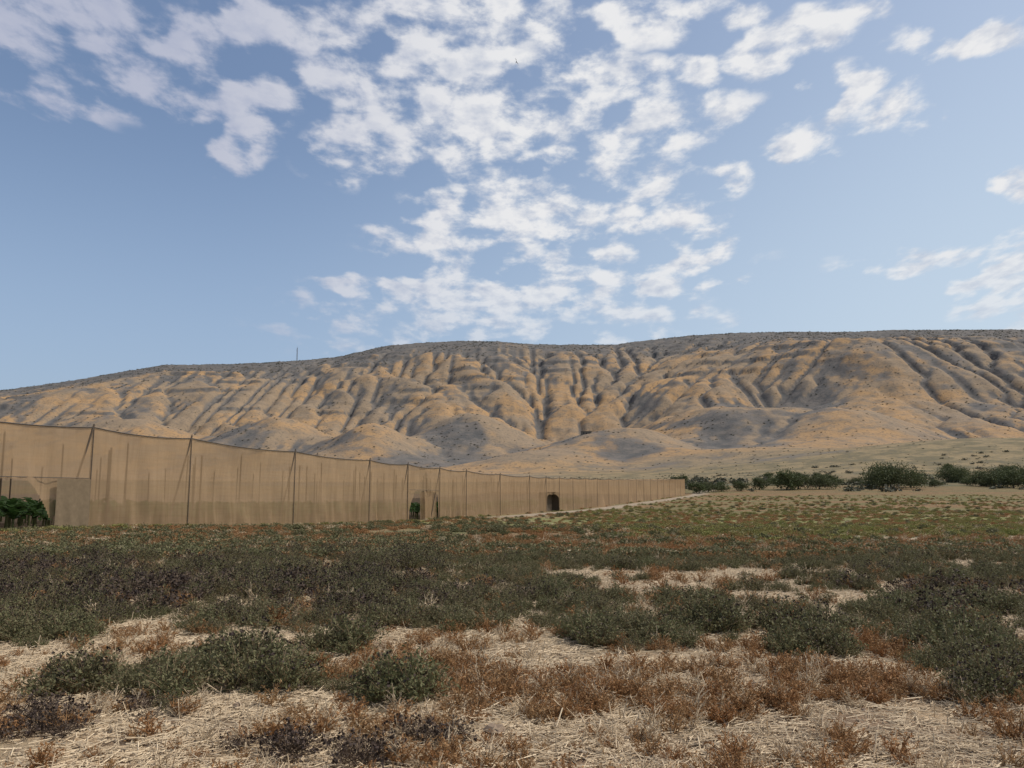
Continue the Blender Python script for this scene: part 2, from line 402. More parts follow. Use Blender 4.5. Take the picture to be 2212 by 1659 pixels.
gv=[weed(i,.30,.34,50,24,.03,m_olive,m_stem,.0) for i in (1,2,3)]+[weed(4,.30,.42,50,22,.028,m_olive,m_stem,.35),weed(5,.32,.40,50,20,.026,m_olive,m_stem,.7)]
x,y,d,r=place(9000,4.8,29,.85,lambda x,y:green_d(x,y)*(.56+.44*(y<11)),201)
n=len(x)
left=(x<-1.5)&(y>11)
idx=np.where(left&(r.uniform(0,1,n)<.55),r.integers(3,5,n),r.integers(0,4,n))
big_=(fbm(x/1.2,y/1.2,207,3)-.3)*1.2
scatter('green_weeds',np.stack([x,y,ground_z(x,y)-.01],1),r.uniform(0,6.28,n),np.clip((.48+.65*d)*r.uniform(.6,1.25,n)*(.8+big_*.85),.35,1.7),gv,idx)

rv=[weed(10+i,.16,.20,18,14,.024,m_red,m_red,.0,.35,.8) for i in range(3)]+[weed(14,.14,.22,14,8,.03,m_straw,m_straw,.0,.12,1.0)]
xa,ya,da,r=place(8000,4.8,11,1.,red_d,211)
xb,yb,db,r=place(10000,11,36,.9,red_d,212)
x=np.r_[xa,xb];y=np.r_[ya,yb]
n=len(x)
scatter('dry_red_weeds',np.stack([x,y,ground_z(x,y)-.01],1),r.uniform(0,6.28,n),r.uniform(.4,1.25,n)*(1+.3*(y>11)),rv,r.choice(4,n,p=[.26,.26,.25,.23]))

pv=[weed(20+i,.26,.22,32,12,.022,m_purp,m_purp,.7,.5,.8) for i in range(2)]
pts=[]
r=np.random.default_rng(5)
for cx,cy,rx,ry,k in [(-3.3,6.5,.8,.35,12),(-3.6,6.0,.6,.3,5),(-1.0,5.75,.7,.25,8),(-.6,6.1,.4,.2,3),(-6.4,15,2.5,2,50),(-3,15.5,2,1.5,25),(6.0,12,1.2,1,8),(-9.5,18,3,3,40),(-2,13,2,1,12),(8,16,2,2,12)]:
    for j in range(k): pts.append((cx+r.normal()*rx*.6,cy+r.normal()*ry*.6))
pts=np.array(pts); n=len(pts)
zz=ground_z(pts[:,0],pts[:,1])-.01
sc_=r.uniform(.5,1.1,n)*np.where(pts[:,1]>10,1.9,1.)
scatter('dead_brown_weeds',np.column_stack([pts,zz]),r.uniform(0,6.28,n),sc_,pv,r.integers(0,2,n))

def straw_patch(seed,nst,S_=1.2,clump=True):
    r=np.random.default_rng(seed)
    c=np.column_stack([r.uniform(-S_/2,S_/2,nst),r.uniform(-S_/2,S_/2,nst),np.abs(r.normal(size=nst))*.014+.004])
    if clump: c[:,:2]+=.12*np.column_stack([np.sin(c[:,1]*9+seed),np.sin(c[:,0]*8+seed)])
    a=r.uniform(0,np.pi,nst); ln=r.uniform(.03,.18,nst); el=r.normal(size=nst)*.15
    k=r.uniform(0,1,nst)<.04; el[k]=r.uniform(.5,1.3,k.sum()); ln[k]*=.8; c[k,2]=ln[k]*.45
    d=np.stack([np.cos(a)*np.cos(el),np.sin(a)*np.cos(el),np.sin(el)],1)*ln[:,None]*.5
    w=r.uniform(.0018,.0048,nst)[:,None]
    nrm=np.stack([-np.sin(a),np.cos(a),0*a],1)*w; 
    top=np.array([0,0,1.])*w*.9
    q1=np.stack([c-d-nrm,c+d-nrm,c+d+top,c-d+top],1); q2=np.stack([c-d+top,c+d+top,c+d+nrm,c-d+nrm],1)
    v=r.uniform(0,1,nst)**1.3
    return mesh_quads('straw',[(q1,v,0),(q2,v,0)],[m_straw])
sv=[straw_patch(30+i,520) for i in range(4)]+[straw_patch(40,170),straw_patch(41,170)]
r=np.random.default_rng(77); P=[]
for yy in np.arange(4.6,26,.6):
    for xx in np.arange(-yy*.66-1,yy*.66+1,.6):
        P.append((xx+r.normal()*.15,yy+r.normal()*.15))
P=np.array(P); n=len(P)
q=fbm(P[:,0]/1.1,P[:,1]/.8,141,3)
dn=np.where(q>.47,r.integers(0,4,n),r.integers(4,6,n)); kk=(q>.34)
P=P[kk];dn=dn[kk]; n=len(P)
scatter('straw_litter',np.column_stack([P,ground_z(P[:,0],P[:,1])]),r.uniform(0,6.28,n),r.uniform(.85,1.2,n),sv,dn)
m_clod=simplemat('soil_clod',(.24,.175,.12),.95,.3,20)
def clod(seed):
    r=np.random.default_rng(seed); nu,nv=8,5; rings=[]
    for j in range(nv+1):
        ph=math.pi*j/nv; rings.append([[math.sin(ph)*math.cos(2*math.pi*i/nu),math.sin(ph)*math.sin(2*math.pi*i/nu),.65*math.cos(ph)] for i in range(nu)])
    R=np.array(rings); R[1:-1]*=(1+r.normal(size=(nv-1,nu,1))*.16)
    return mesh_quads('clod',[(np.stack([R[:-1],R[1:],np.roll(R[1:],-1,1),np.roll(R[:-1],-1,1)],2).reshape(-1,4,3)+0,.5,0)],[m_clod])
cv=[clod(i) for i in range(3)]
r=np.random.default_rng(91); n=900; y=4.8+10*r.uniform(0,1,n); x=r.uniform(-1,1,n)*(y*.66+.5); s_=.008+.022*r.uniform(0,1,n)**3; 
x[:3]=[-.12,2.0,-2.2]; y[:3]=[6.2,5.6,6.9]; s_[:3]=[.09,.04,.045]
scatter('soil_clods',np.column_stack([x,y,ground_z(x,y)+s_*.2]),r.uniform(0,6.28,n),s_,cv,r.integers(0,3,n))

mv=[weed(50,.35,.22,30,12,.07,m_ygreen,m_ygreen,0,.35,.8),weed(51,.35,.24,30,12,.07,m_olive,m_stem,0,.45,.7),weed(52,.35,.2,30,12,.06,m_red,m_red,0,.3,.9),
    weed(53,.35,.22,24,9,.08,m_straw,m_straw,0,.15,.9)]
def place_far(n,seed):
    r=np.random.default_rng(seed); y=22+np.exp(r.uniform(0,1,n)**.9*math.log(235))-1; x=r.uniform(-1,1,n)*(y*.66+2)
    k=x>wall_x(y)+.35; return x[k],y[k],r
x,y,r=place_far(36000,301)
dwl=x-wall_x(y)
q=fbm(x/4,y/3,311,3); q2=fbm(x/16,y/7,315,3)
strip=np.exp(-((y-(31+.05*x))/3.0)**2)*sst(7,13,x)
onpath=(dwl>1.2)&(dwl<5.0)&(y>85)
k=(r.uniform(0,1,len(x))<sst(.34,.56,q)*.9+.12)&(r.uniform(0,1,len(x))>strip*.95)&(~onpath)
x=x[k];y=y[k];q2=q2[k];n=len(x);u=r.uniform(0,1,n)
rightness=sst(0,12,x)*sst(26,34,y)
pg=np.where(q2>.44,.68,.32)
idx=np.where(u<pg*rightness,0,np.where(u<pg*rightness+np.where(q2>.45,.5,.3)*(1-.75*rightness),1,np.where(u<.93,2,3)))
idx=np.where((y>75)&(u>.95),3,idx)
scatter('field_weeds',np.column_stack([x,y,ground_z(x,y)-.02]),r.uniform(0,6.28,n),r.uniform(.5,1.35,n)*(1+.4*sst(60,150,y)),mv,idx)
r=np.random.default_rng(8); n=420
y=33+np.exp(r.uniform(0,1,n)*math.log(60)); x=wall_x(y)+.4+np.abs(r.normal(size=n))*.9
u=r.uniform(0,1,n)
scatter('wall_foot_weeds',np.column_stack([x,y,ground_z(x,y)-.02]),r.uniform(0,6.28,n),r.uniform(.6,1.5,n),mv,np.where(u<.35,0,np.where(u<.75,1,3)))

# ------------------------------------------------------------ shade house
nm,N=newmat('shade_net')
pos=N.n('ShaderNodeNewGeometry').outputs['Position']
mp=N.n('ShaderNodeMapping'); N.set(mp.inputs[0],pos); mp.inputs['Scale'].default_value=(1.,1.,.06)
w=N.noise(mp.outputs[0],2.2,5,.65); w2=N.noise(pos,.25,3)
mp2=N.n('ShaderNodeMapping'); N.set(mp2.inputs[0],pos); mp2.inputs['Scale'].default_value=(.05,.05,1.)
w3=N.noise(mp2.outputs[0],9.,3,.6)
c=N.mix(N.ramp(w,.3,.7),(.47,.32,.18),(.54,.375,.22)); c=N.mix(N.math('MULTIPLY',N.ramp(w3,.4,.7),.35),c,(.41,.275,.155))
c=N.mix(N.math('MULTIPLY',N.ramp(w2,.4,.7),.35),c,(.40,.27,.155))
d=N.n('ShaderNodeBsdfDiffuse'); N.set(d.inputs[0],c); tr=N.n('ShaderNodeBsdfTranslucent'); N.set(tr.inputs[0],c); tp=N.n('ShaderNodeBsdfTransparent')
m1=N.n('ShaderNodeMixShader'); m1.inputs[0].default_value=.35; N.nt.links.new(d.outputs[0],m1.inputs[1]); N.nt.links.new(tr.outputs[0],m1.inputs[2])
m2=N.n('ShaderNodeMixShader'); N.set(m2.inputs[0],N.ramp(w,.25,.75,.46,.36)); N.nt.links.new(m1.outputs[0],m2.inputs[1]); N.nt.links.new(tp.outputs[0],m2.inputs[2]); out(N,m2.outputs[0])
m_pole=simplemat('weathered_pole',(.12,.09,.065),.8); m_cable=simplemat('cable',(.10,.085,.07),.7)
house=empty('banana_shade_house',(float(wall_x(40)),40,0))
hinv=-np.array([float(wall_x(40)),40,0])
posts=[15,24,33,40.9,47.6,57.6,67.8,74.5,81.2,87.8,97.9,108.8,116,122.5,130,138,146,155,164,173,182,191,200,210,220,230,241,252,263]
PT=np.array([[-5,4.95],[41,5.0],[47.6,4.9],[57.6,4.66],[67.8,4.48],[74.5,4.4],[81.2,4.26],[97.9,4.06],[116,4.08],[130,4.25],[160,4.6],[200,5.15],[263,6.55]])
def top_z(y): return np.interp(y,PT[:,0],PT[:,1])
dirw=np.array([.34,1.,0]); dirw/=np.linalg.norm(dirw); nrmw=np.array([dirw[1],-dirw[0],0])
def open1(y,h):
    return (y>33.2)&(y<38.95)&(h<2.45-1.9*np.clip((y-36.9)/2.0,0,1)**2.2)
def open2(y,h):
    return (y>74.9)&(y<81.0)&(h<2.75-.35*np.clip(np.abs(y-78)/3,0,1)**3)&(h<.9+(y-74.9)*1.2)
def open3(y,h):
    return (y>116.6)&(y<122.3)&(h<2.45-.5*((y-119.4)/2.8)**4)
netq=[];r=np.random.default_rng(3)
for i in range(len(posts)-1):
    y0,y1=posts[i],posts[i+1]; near_=y0<85
    fine=i in (2,7,12)
    ns=90 if fine else (36 if near_ else 12); nh=60 if fine else (24 if near_ else 10)
    Sg,Hg=np.meshgrid(np.linspace(0,1,ns+1),np.linspace(0,1,nh+1))
    Yg=y0+(y1-y0)*Sg; Xg=wall_x(Yg); sagf=np.clip(4*Sg*(1-Sg),0,1)
    zt=top_z(Yg)-.16*sagf-.02; zb_=np.interp(Yg,GY,GZ)-.03
    Zg=zb_+(zt-zb_)*Hg
    bil=sagf*np.sin(Hg*np.pi)*r.uniform(-.3,.05)+ (fbm(Sg*(y1-y0)*1.0,Hg*1.1,400+i,3)-.5)*.5*sagf**.5*(1-Hg)**.7
    bil+= .13*np.sin(Sg*(y1-y0)*5+3*fbm(Sg*3,Hg*2,500+i,2))*(1-Hg)**2.5*sagf**.5
    bil+= .05*np.sin((Sg+.25*Hg)*(y1-y0)*2.3+i)*sagf**.5*np.clip(4*Hg*(1-Hg),0,1)**.5
    Pg=np.stack([Xg,Yg,Zg],-1)+nrmw*bil[...,None]
    q=np.stack([Pg[:-1,:-1],Pg[:-1,1:],Pg[1:,1:],Pg[1:,:-1]],2)
    yc_=(Yg[:-1,:-1]+Yg[1:,1:])/2; hc=((Zg-zb_)[:-1,:-1]+(Zg-zb_)[1:,1:])/2
    k=np.logical_not(open1(yc_,hc)|open2(yc_,hc)|open3(yc_,hc))
    netq.append(q[k].reshape(-1,4,3))
def vquad(ya,yb,ha,hb,off,nx_=10,nz_=10,amp=.15,seed=0,inw=0.):
    Sg,Hg=np.meshgrid(np.linspace(0,1,nx_+1),np.linspace(0,1,nz_+1)); Yg=ya+(yb-ya)*Sg; zb_=np.interp(Yg,GY,GZ)-.02
    Zg=zb_+ha+(hb-ha)*Hg; Pg=np.stack([wall_x(Yg),Yg,Zg],-1)+nrmw*(off+inw*Sg[...,None]+amp*np.sin(Sg*14+2*fbm(Sg*3,Hg*2,seed,2))[...,None]*(1.2-Hg[...,None]))
    return np.stack([Pg[:-1,:-1],Pg[:-1,1:],Pg[1:,1:],Pg[1:,:-1]],2).reshape(-1,4,3)
netq.append(vquad(78.6,81.1,0,2.7,-.3,24,10,.1,3)); netq.append(vquad(78.4,81.1,0,2.6,-.7,24,10,.1,4))
def shift(q): return np.asarray(q).reshape(-1,4,3)+hinv
def weld(me):
    import bmesh
    b=bmesh.new(); b.from_mesh(me); bmesh.ops.remove_doubles(b,verts=b.verts,dist=.0008); 
    for f in b.faces: f.smooth=True
    b.to_mesh(me); b.free()
me=mesh_quads('wall_net',[(shift(np.concatenate(netq)),.5,0)],[nm]); weld(me); add_obj('wall_net',me,house)
DEP=62.
rq=[]
ys=np.array(posts,float)
for i in range(len(ys)-1):
    for j in range(8):
        a,b=j/8*DEP,(j+1)/8*DEP
        def pt(y,dn,sg=0): return np.array([wall_x(y)-dn*dirw[1],y+dn*dirw[0],top_z(y)-.05-sg])
        m=(ys[i]+ys[i+1])/2; mb=(a+b)/2
        A,B,C,D=pt(ys[i],a),pt(ys[i+1],a),pt(ys[i+1],b),pt(ys[i],b); M=pt(m,mb,.25); AB,BC,CD,DA=(A+B)/2,(B+C)/2,(C+D)/2,(D+A)/2
        for e in (AB,BC,CD,DA): e[2]-=.14
        rq+= [[A,AB,M,DA],[AB,B,BC,M],[M,BC,C,CD],[DA,M,CD,D]]
for yE in (263.,15.):
    for j in range(8):
        a,b=j/8*DEP,(j+1)/8*DEP
        p=np.array([wall_x(yE)-a*dirw[1],yE+a*dirw[0],0]);q_=np.array([wall_x(yE)-b*dirw[1],yE+b*dirw[0],0])
        zb0=float(np.interp(yE,GY,GZ))-.05; tz=top_z(yE)
        rq.append([p+[0,0,zb0],q_+[0,0,zb0],q_+[0,0,tz],p+[0,0,tz]])
for i in range(len(ys)-1):
    p=np.array([wall_x(ys[i])-DEP*dirw[1],ys[i]+DEP*dirw[0],0]);q_=np.array([wall_x(ys[i+1])-DEP*dirw[1],ys[i+1]+DEP*dirw[0],0])
    rq.append([p+[0,0,-1],q_+[0,0,-1],q_+[0,0,top_z(ys[i+1])],p+[0,0,top_z(ys[i])]])
me=mesh_quads('roof_net',[(shift(rq),.5,0)],[nm]); weld(me); add_obj('roof_net',me,house)
pq=[];cq=[];r=np.random.default_rng(12)
for y in posts:
    gz=float(np.interp(y,GY,GZ)); tz=float(top_z(y)); b=np.array([wall_x(y),y,gz-.1])+nrmw*.05; ht=r.uniform(.12,.35)
    pq.append(tube([b,b+[0,0,tz-gz+ht]],.026,6))
    if y<120:
        tp_=b+[0,0,tz-gz+.25]; ft=b-dirw*1.25-nrmw*.4; pq.append(tube([tp_,(tp_+ft)/2,ft],.05,6))
    for dn in (5,10,18,26,36):
        if y<135:
            bb=b-nrmw*dn+dirw*r.uniform(-1,1); pq.append(tube([bb,bb+[r.normal()*.05,0,tz-gz]],.05 if dn<11 else .06,5))
    for dn in (3.5,1.2):
        if y<100:
            bb=b-nrmw*dn+dirw*(4.6 if dn>2 else 2.4); pq.append(tube([bb,bb+[0,0,(tz-gz)*.85]],.055,5))
for i in range(len(posts)-1):
    Ys=np.linspace(posts[i],posts[i+1],9); s_=np.linspace(0,1,9)
    pth=np.stack([wall_x(Ys),Ys,top_z(Ys)-.16*(4*s_*(1-s_))],1)+nrmw*.03
    cq.append(tube(pth,.03,5))
for ya,yb,h in [(33.2,40.8,2.48),(74.8,81.1,2.78)]:
    Ys=np.linspace(ya,yb,6); cq.append(tube(np.stack([wall_x(Ys),Ys,np.interp(Ys,GY,GZ)+h],1)+nrmw*.04,.018,5))
add_obj('poles',mesh_quads('poles',[(shift(np.concatenate(pq)),.5,0)],[m_pole]),house)
add_obj('top_cable',mesh_quads('top_cable',[(shift(np.concatenate(cq)),.5,0)],[m_cable]),house)
m_dshade=simplemat('doorway_shade_paint',(.10,.075,.05),.95)  # added dark box; its colour paints the shade inside the doorway
lq=[vquad(116.3,122.6,0,2.7,-1.1,10,4,.05,6)]
def wp(y,dn,z): return np.array([wall_x(y)-dn*dirw[1],y+dn*dirw[0],z])
for yE in (116.3,122.6):
    lq.append(np.array([[wp(yE,.05,-.75),wp(yE,1.15,-.75),wp(yE,1.15,2.0),wp(yE,.05,2.0)]]))
lq.append(np.array([[wp(116.3,.05,2.0),wp(122.6,.05,2.0),wp(122.6,1.15,2.0),wp(116.3,1.15,2.0)]]))
add_obj('doorway_shade_box',mesh_quads('doorway_shade_box',[(shift(np.concatenate(lq)),.5,0)],[m_dshade]),house)
add_obj('door_cloth',mesh_quads('door_cloth',[(shift(vquad(38.95,40.8,0,2.45,.16,30,10,.03,1)),.5,0)],[simplemat('brown_door_cloth',(.19,.14,.085),.95)]),house)

m_ban=leafmat('banana_leaf',(.03,.07,.018),(.07,.13,.035),(.05,.10,.028),.35,.5); m_bst=simplemat('banana_stem',(.13,.14,.06))
def banana(seed):
    r=np.random.default_rng(seed); parts=[(tube([[0,0,0],[0,0,.6],[.02,0,1.1]],[.09,.07,.05],7),.5,1)]
    for i in range(10):
        a=i*2.4+r.normal()*.2; L=r.uniform(1.1,1.6); el=r.uniform(.5,1.35); p=np.array([0,0,.7]); d0=np.array([math.cos(a),math.sin(a),0]); sd=np.array([-math.sin(a),math.cos(a),0])
        pr=[];ns=9
        for k in range(ns+1):
            w=.02 if k<1 else .26*math.sin(min(1,(k-.3)/ns)*math.pi*.93)**.6
            pr.append((p.copy(),w)); e=el-1.5*(k/ns)**1.5; p=p+(d0*math.cos(e)+np.array([0,0,math.sin(e)]))*L/ns
        for k in range(ns):
            (p0,w0),(p1,w1)=pr[k],pr[k+1]; dz=np.array([0,0,.07])
            j=r.normal()*.03
            parts.append(([[p0,p1,p1+sd*w1+dz*(w1/.26)+[0,0,j],p0+sd*w0+dz*(w0/.26)+[0,0,j]],[p1,p0,p0-sd*w0+dz*(w0/.26)-[0,0,j],p1-sd*w1+dz*(w1/.26)-[0,0,j]]],r.uniform(),0))
    return mesh_quads('banana',parts,[m_ban,m_bst])
bv=[banana(60+i) for i in range(3)]
r=np.random.default_rng(14);P=[]
for y in np.arange(26,150,1.6):
    for dn in np.arange(2.3,30,2.2):
        if y>95 and dn>8: continue
        if 113<y<126 and dn<4: continue
        p=np.array([wall_x(y),y,0])-nrmw*dn+r.uniform(-.35,.35,3); P.append((p[0],p[1],float(np.interp(y,GY,GZ))))
P=np.array(P);n=len(P)
scatter('banana_plants',P,r.uniform(0,6.28,n),r.uniform(.6,1.0,n),bv,r.integers(0,3,n))

# ------------------------------------------------------------ trees
m_tree=leafmat('tree_leaf',(.045,.062,.022),(.11,.13,.05),(.09,.095,.045)); m_bark=simplemat('bark',(.14,.11,.08))
m_shr=leafmat('hill_shrub_leaf',(.055,.06,.037),(.10,.10,.06),(.11,.095,.065),.1)
def tree(seed,W,Ht,ncl=70,nl=55,ls=.42):
    r=np.random.default_rng(seed); parts=[]; tips=[]
    trunk_top=np.array([r.normal()*.2,r.normal()*.2,Ht*.2])
    parts.append((tube([[0,0,-.3],[.05,0,Ht*.1],trunk_top],[.32,.26,.2],8),.5,1))
    for i in range(ncl):
        a=r.uniform(0,2*np.pi); ph=math.acos(r.uniform(-.45,1)); rr=r.uniform(.5,1)
        bump=.8+.35*math.sin(3*a+seed)+.15*r.normal()*.6
        c=np.array([math.cos(a)*math.sin(ph)*W/2*rr*bump,math.sin(a)*math.sin(ph)*W/2*rr*bump,Ht*.38+math.cos(ph)*Ht*.54*rr*(.85+.15*bump)])
        tips.append(c)
        if i%3==0:
            mid=(trunk_top+c)/2+r.normal(size=3)*.2; parts.append((tube([trunk_top,mid,c],[.13,.07,.03],5),.5,1))
    for c in tips:
        cr=r.uniform(.6,1.2)*W*.085
        p=c+r.normal(size=(nl,3))*cr*[1,1,.7]; p[:,2]=np.maximum(p[:,2],.15)
        parts.append((leaves(p,ls*r.uniform(.6,1.3,nl),r,.6),np.clip(r.uniform(0,1,nl)*.5+.5*(r.uniform()),0,1),0))
    return mesh_quads('tree',parts,[m_tree,m_bark])
tv=[tree(1,17,8.2,130,60,.5),tree(2,10,5.6,60,50,.45),tree(3,8,5.4,50,50,.45),tree(4,12,5.6,70,50,.45)]
def gz_any(x,y): return float(ground_z(x,y)) if y<340 else float(hill_z(x,y))
def put_tree(x,y,k,s,rz,name='spreading_tree'):
    o=add_obj(name,tv[k]); o.location=(x,y,gz_any(x,y)-.1); o.scale=(s,s,s); o.rotation_euler=(0,0,rz)
def ux(px,D): return (px-1106)/1797.*D
for px,D,k,s in [(1925,312,0,1.25),(1898,318,3,1.1),(1968,322,1,1.2),(1700,300,2,1.5),(1725,306,1,1.2),(1770,305,3,1.0),(1600,290,2,.75),(1558,285,1,.65),(1640,300,2,.95),
    (1510,275,2,.8),(1530,282,1,.65),(1465,330,2,1.),(1680,345,3,.8),(2065,395,0,1.0),(2150,330,3,1.2),(2190,315,1,1.3),(2120,340,1,1.2),(2200,350,2,1.7),(2240,330,3,1.4),(2160,420,3,1.2),(1850,360,3,.6),(2020,330,1,.6),(1795,330,1,.9),(2090,350,2,.7),(2180,480,3,1.1),(1770,440,2,.9),(2050,520,1,.9),(1660,500,2,.8)]:
    put_tree(ux(px,D),D,k,s,D*1.3)

def shrub(seed):
    r=np.random.default_rng(seed); n=70; c=r.normal(size=(n,3))*[.36,.36,.26]; c[:,2]=np.abs(c[:,2])+.1
    parts=[(leaves(c,.34*r.uniform(.6,1.3,n),r,.7),r.uniform(0,1,n),0),(tube([[0,0,-.2],[0,0,.3]],.05,4),.5,0)]
    return mesh_quads('shrub',parts,[m_shr])
shv=[shrub(i) for i in (71,72,73)]
r=np.random.default_rng(41)
n=36000; y=np.sqrt(r.uniform(480**2,2230**2,n)); x=r.uniform(-.72,.72,n)*y
ff=(x-xe[0])/(X2[0,1]-X2[0,0]); iy=np.clip(((y-ye_[0])/(Y2[1,0]-Y2[0,0])).astype(int),0,H2.shape[0]-1); ix=np.clip(ff.astype(int),0,H2.shape[1]-1)
dsc=.10+.55*scr[iy,ix]*sst(.5,.7,fbm(x/90,y/90,601,3)+.15)+.3*sst(1500,900,y)*sst(.5,.65,fbm(x/60,y/60,605,3))+.7*sst(.96,1.0,T2[iy,ix])
k=r.uniform(0,1,n)<dsc; x=x[k];y=y[k]; n=len(x)
P=np.column_stack([x,y,hill_z(x,y)-.2]); s_=r.uniform(1.1,3.0,n)*(.6+.5*(y/2000))*(.75+.25*sst(700,1200,y))
scatter('hillside_shrubs',P,r.uniform(0,6.28,n),np.column_stack([s_,s_,s_*.8]),shv,r.integers(0,3,n))
n=1500; y=r.uniform(285,600,n); x=r.uniform(50,420,n)
k=(fbm(x/18,y/30,611,4)>.50)&(x>.2*y-5); x=x[k];y=y[k];n=len(x)
z=np.where(y<340,ground_z(x,y),hill_z(x,y)); s_=(1.+3.4*r.uniform(0,1,n)**1.8)*(1-.4*sst(380,480,y))
scatter('field_edge_thicket',np.column_stack([x,y,z-.1]),r.uniform(0,6.28,n),np.column_stack([s_*1.2,s_*1.2,s_*.85]),shv,r.integers(0,3,n))

# ------------------------------------------------------------ mast, hut, pole, bird
m_metal=simplemat('mast_steel',(.25,.25,.26),.6)
mx_,my_=-.264*2190,2190.; mz=float(hill_z(mx_,my_))
mast=empty('lattice_radio_mast',(mx_,my_,mz)); q=[]
Hm=36.
for cx,cy in ((-1,-1),(1,-1),(0,1)): q.append(tube([[cx*1.5,cy*1.5,-1],[cx*.9,cy*.9,Hm]],.35,5))
for k in range(9):
    z0=k*4; f0=1.5-.6*z0/Hm; f1=1.5-.6*(z0+4)/Hm
    c=[(-1,-1),(1,-1),(0,1)]
    for a in range(3):
        b=(a+1)%3; q.append(tube([[c[a][0]*f0,c[a][1]*f0,z0],[c[b][0]*f1,c[b][1]*f1,z0+4]],.15,4))
add_obj('lattice',mesh_quads('lattice',[(np.concatenate(q),.5,0)],[m_metal]),mast)
def box(x0,x1,y0,y1,z0,z1):
    v=[(x0,y0,z0),(x1,y0,z0),(x1,y1,z0),(x0,y1,z0),(x0,y0,z1),(x1,y0,z1),(x1,y1,z1),(x0,y1,z1)]
    return [[v[i] for i in f] for f in [(0,3,2,1),(4,5,6,7),(0,1,5,4),(1,2,6,5),(2,3,7,6),(3,0,4,7)]]
add_obj('antennas',mesh_quads('antennas',[(box(-1.4,-.9,-1.6,-1.2,27,31),.5,0),(box(.9,1.4,-1.6,-1.2,28,32),.5,0),(tube([[0,0,Hm-1],[0,0,Hm+4]],.15,5),.5,0)],[m_metal]),mast)
m_hut=simplemat('hut_stone',(.16,.14,.11)); m_dk=simplemat('opening_shade_paint',(.03,.03,.03))
hx,hy=.090*990,990.; hz=float(hill_z(hx,hy))
hut=empty('stone_hut',(hx,hy,hz))
add_obj('walls',mesh_quads('walls',[(box(-6,6,-3.5,3.5,-2,3.6),.5,0)],[m_hut]),hut)
add_obj('roof',mesh_quads('roof',[(box(-6.4,6.4,-3.9,3.9,3.6,4.0),.5,0)],[m_hut]),hut)
add_obj('opening_shade_slabs',mesh_quads('opening_shade_slabs',[(box(-4,-2.6,-3.56,-3.4,1,2.2),.5,0),(box(2.6,4,-3.56,-3.4,1,2.2),.5,0),(box(-.6,.6,-3.56,-3.4,0,2.2),.5,0)],[m_dk]),hut)  # near-black slabs on the solid wall paint the shade of door and windows
D=150.; px_=ux(684,D); q=[tube([[0,0,-.5],[0,0,9.6]],[.1,.06],6),tube([[-.5,0,9.2],[.5,0,9.2]],.04,4)]
add_obj('utility_pole',mesh_quads('utility_pole',[(np.concatenate(q),.5,0)],[m_pole]),loc=(px_,D,-.4))
m_bird=simplemat('bird_feathers',(.03,.028,.027))
bq=[tube([[0,-.28,0],[0,-.12,.02],[0,.1,.02],[0,.3,0]],[.02,.07,.06,.02],8)]
for sx in (-1,1):
    a=np.array([[0,-.1,.03],[sx*.35,-.14,.16],[sx*.7,-.02,.1]]); b=np.array([[0,.12,.03],[sx*.35,.08,.15],[sx*.72,.06,.1]])
    bq.append(np.array([[a[0],a[1],b[1],b[0]],[a[1],a[2],b[2],b[1]]]))
bq.append(np.array([[[-.03,.28,0],[.03,.28,0],[.09,.48,0],[-.09,.48,0]]])); bq.append(tube([[0,-.27,.0],[0,-.36,.01],[0,-.42,0]],[.03,.035,.005],6))
o=add_obj('soaring_bird',mesh_quads('bird',[(np.concatenate(bq),.5,0)],[m_bird]),loc=(.6,110.,1.7+.553*110)); o.rotation_euler=(.3,1.1,.4); o.scale=(.8,.8,.8)

# ------------------------------------------------------------ sky
wd=bpy.data.worlds.new('World'); scene.world=wd; wd.use_nodes=True; N=NT(wd.node_tree)
sky=N.n('ShaderNodeTexSky',sky_type='NISHITA'); sky.sun_disc=False; sky.sun_elevation=math.radians(SUN_EL); sky.sun_rotation=math.radians(SUN_AZ)
sky.air_density=1.0; sky.dust_density=2.5; sky.ozone_density=2.5; sky.altitude=0
gen=N.n('ShaderNodeTexCoord').outputs['Generated']
sp=N.n('ShaderNodeSeparateXYZ'); N.set(sp.inputs[0],gen); X,Y,Z=sp.outputs
yy=N.math('MAXIMUM',Y,.05)
u=N.math('DIVIDE',X,yy); e=N.math('DIVIDE',Z,yy)
hr=N.math('MAXIMUM',N.math('SQRT',N.math('ADD',N.math('MULTIPLY',X,X),N.math('MULTIPLY',Y,Y))),.02)
e2=N.math('ADD',N.math('MAXIMUM',N.math('DIVIDE',Z,hr),0.),.1)
azn=N.math('ARCTAN2',X,Y)
pl=N.n('ShaderNodeCombineXYZ'); N.set(pl.inputs[0],N.math('DIVIDE',azn,N.math('POWER',e2,.6))); N.set(pl.inputs[1],N.math('MULTIPLY',N.math('LOGARITHM',e2,2.718),1.15)); pl=pl.outputs[0]
ue=N.n('ShaderNodeCombineXYZ'); N.set(ue.inputs[0],u); N.set(ue.inputs[1],e); ue=ue.outputs[0]
wn=N.n('ShaderNodeTexNoise'); N.set(wn.inputs['Vector'],pl); wn.inputs['Scale'].default_value=7; wn.inputs['Detail'].default_value=3
wv=N.n('ShaderNodeVectorMath',operation='MULTIPLY_ADD'); N.set(wv.inputs[0],wn.outputs['Color']); wv.inputs[1].default_value=(.07,.06,0)
wv2=N.n('ShaderNodeVectorMath',operation='SUBTRACT'); N.set(wv2.inputs[0],ue); wv2.inputs[1].default_value=(.035,.03,0); N.set(wv.inputs[2],wv2.outputs[0]); ue=wv.outputs[0]
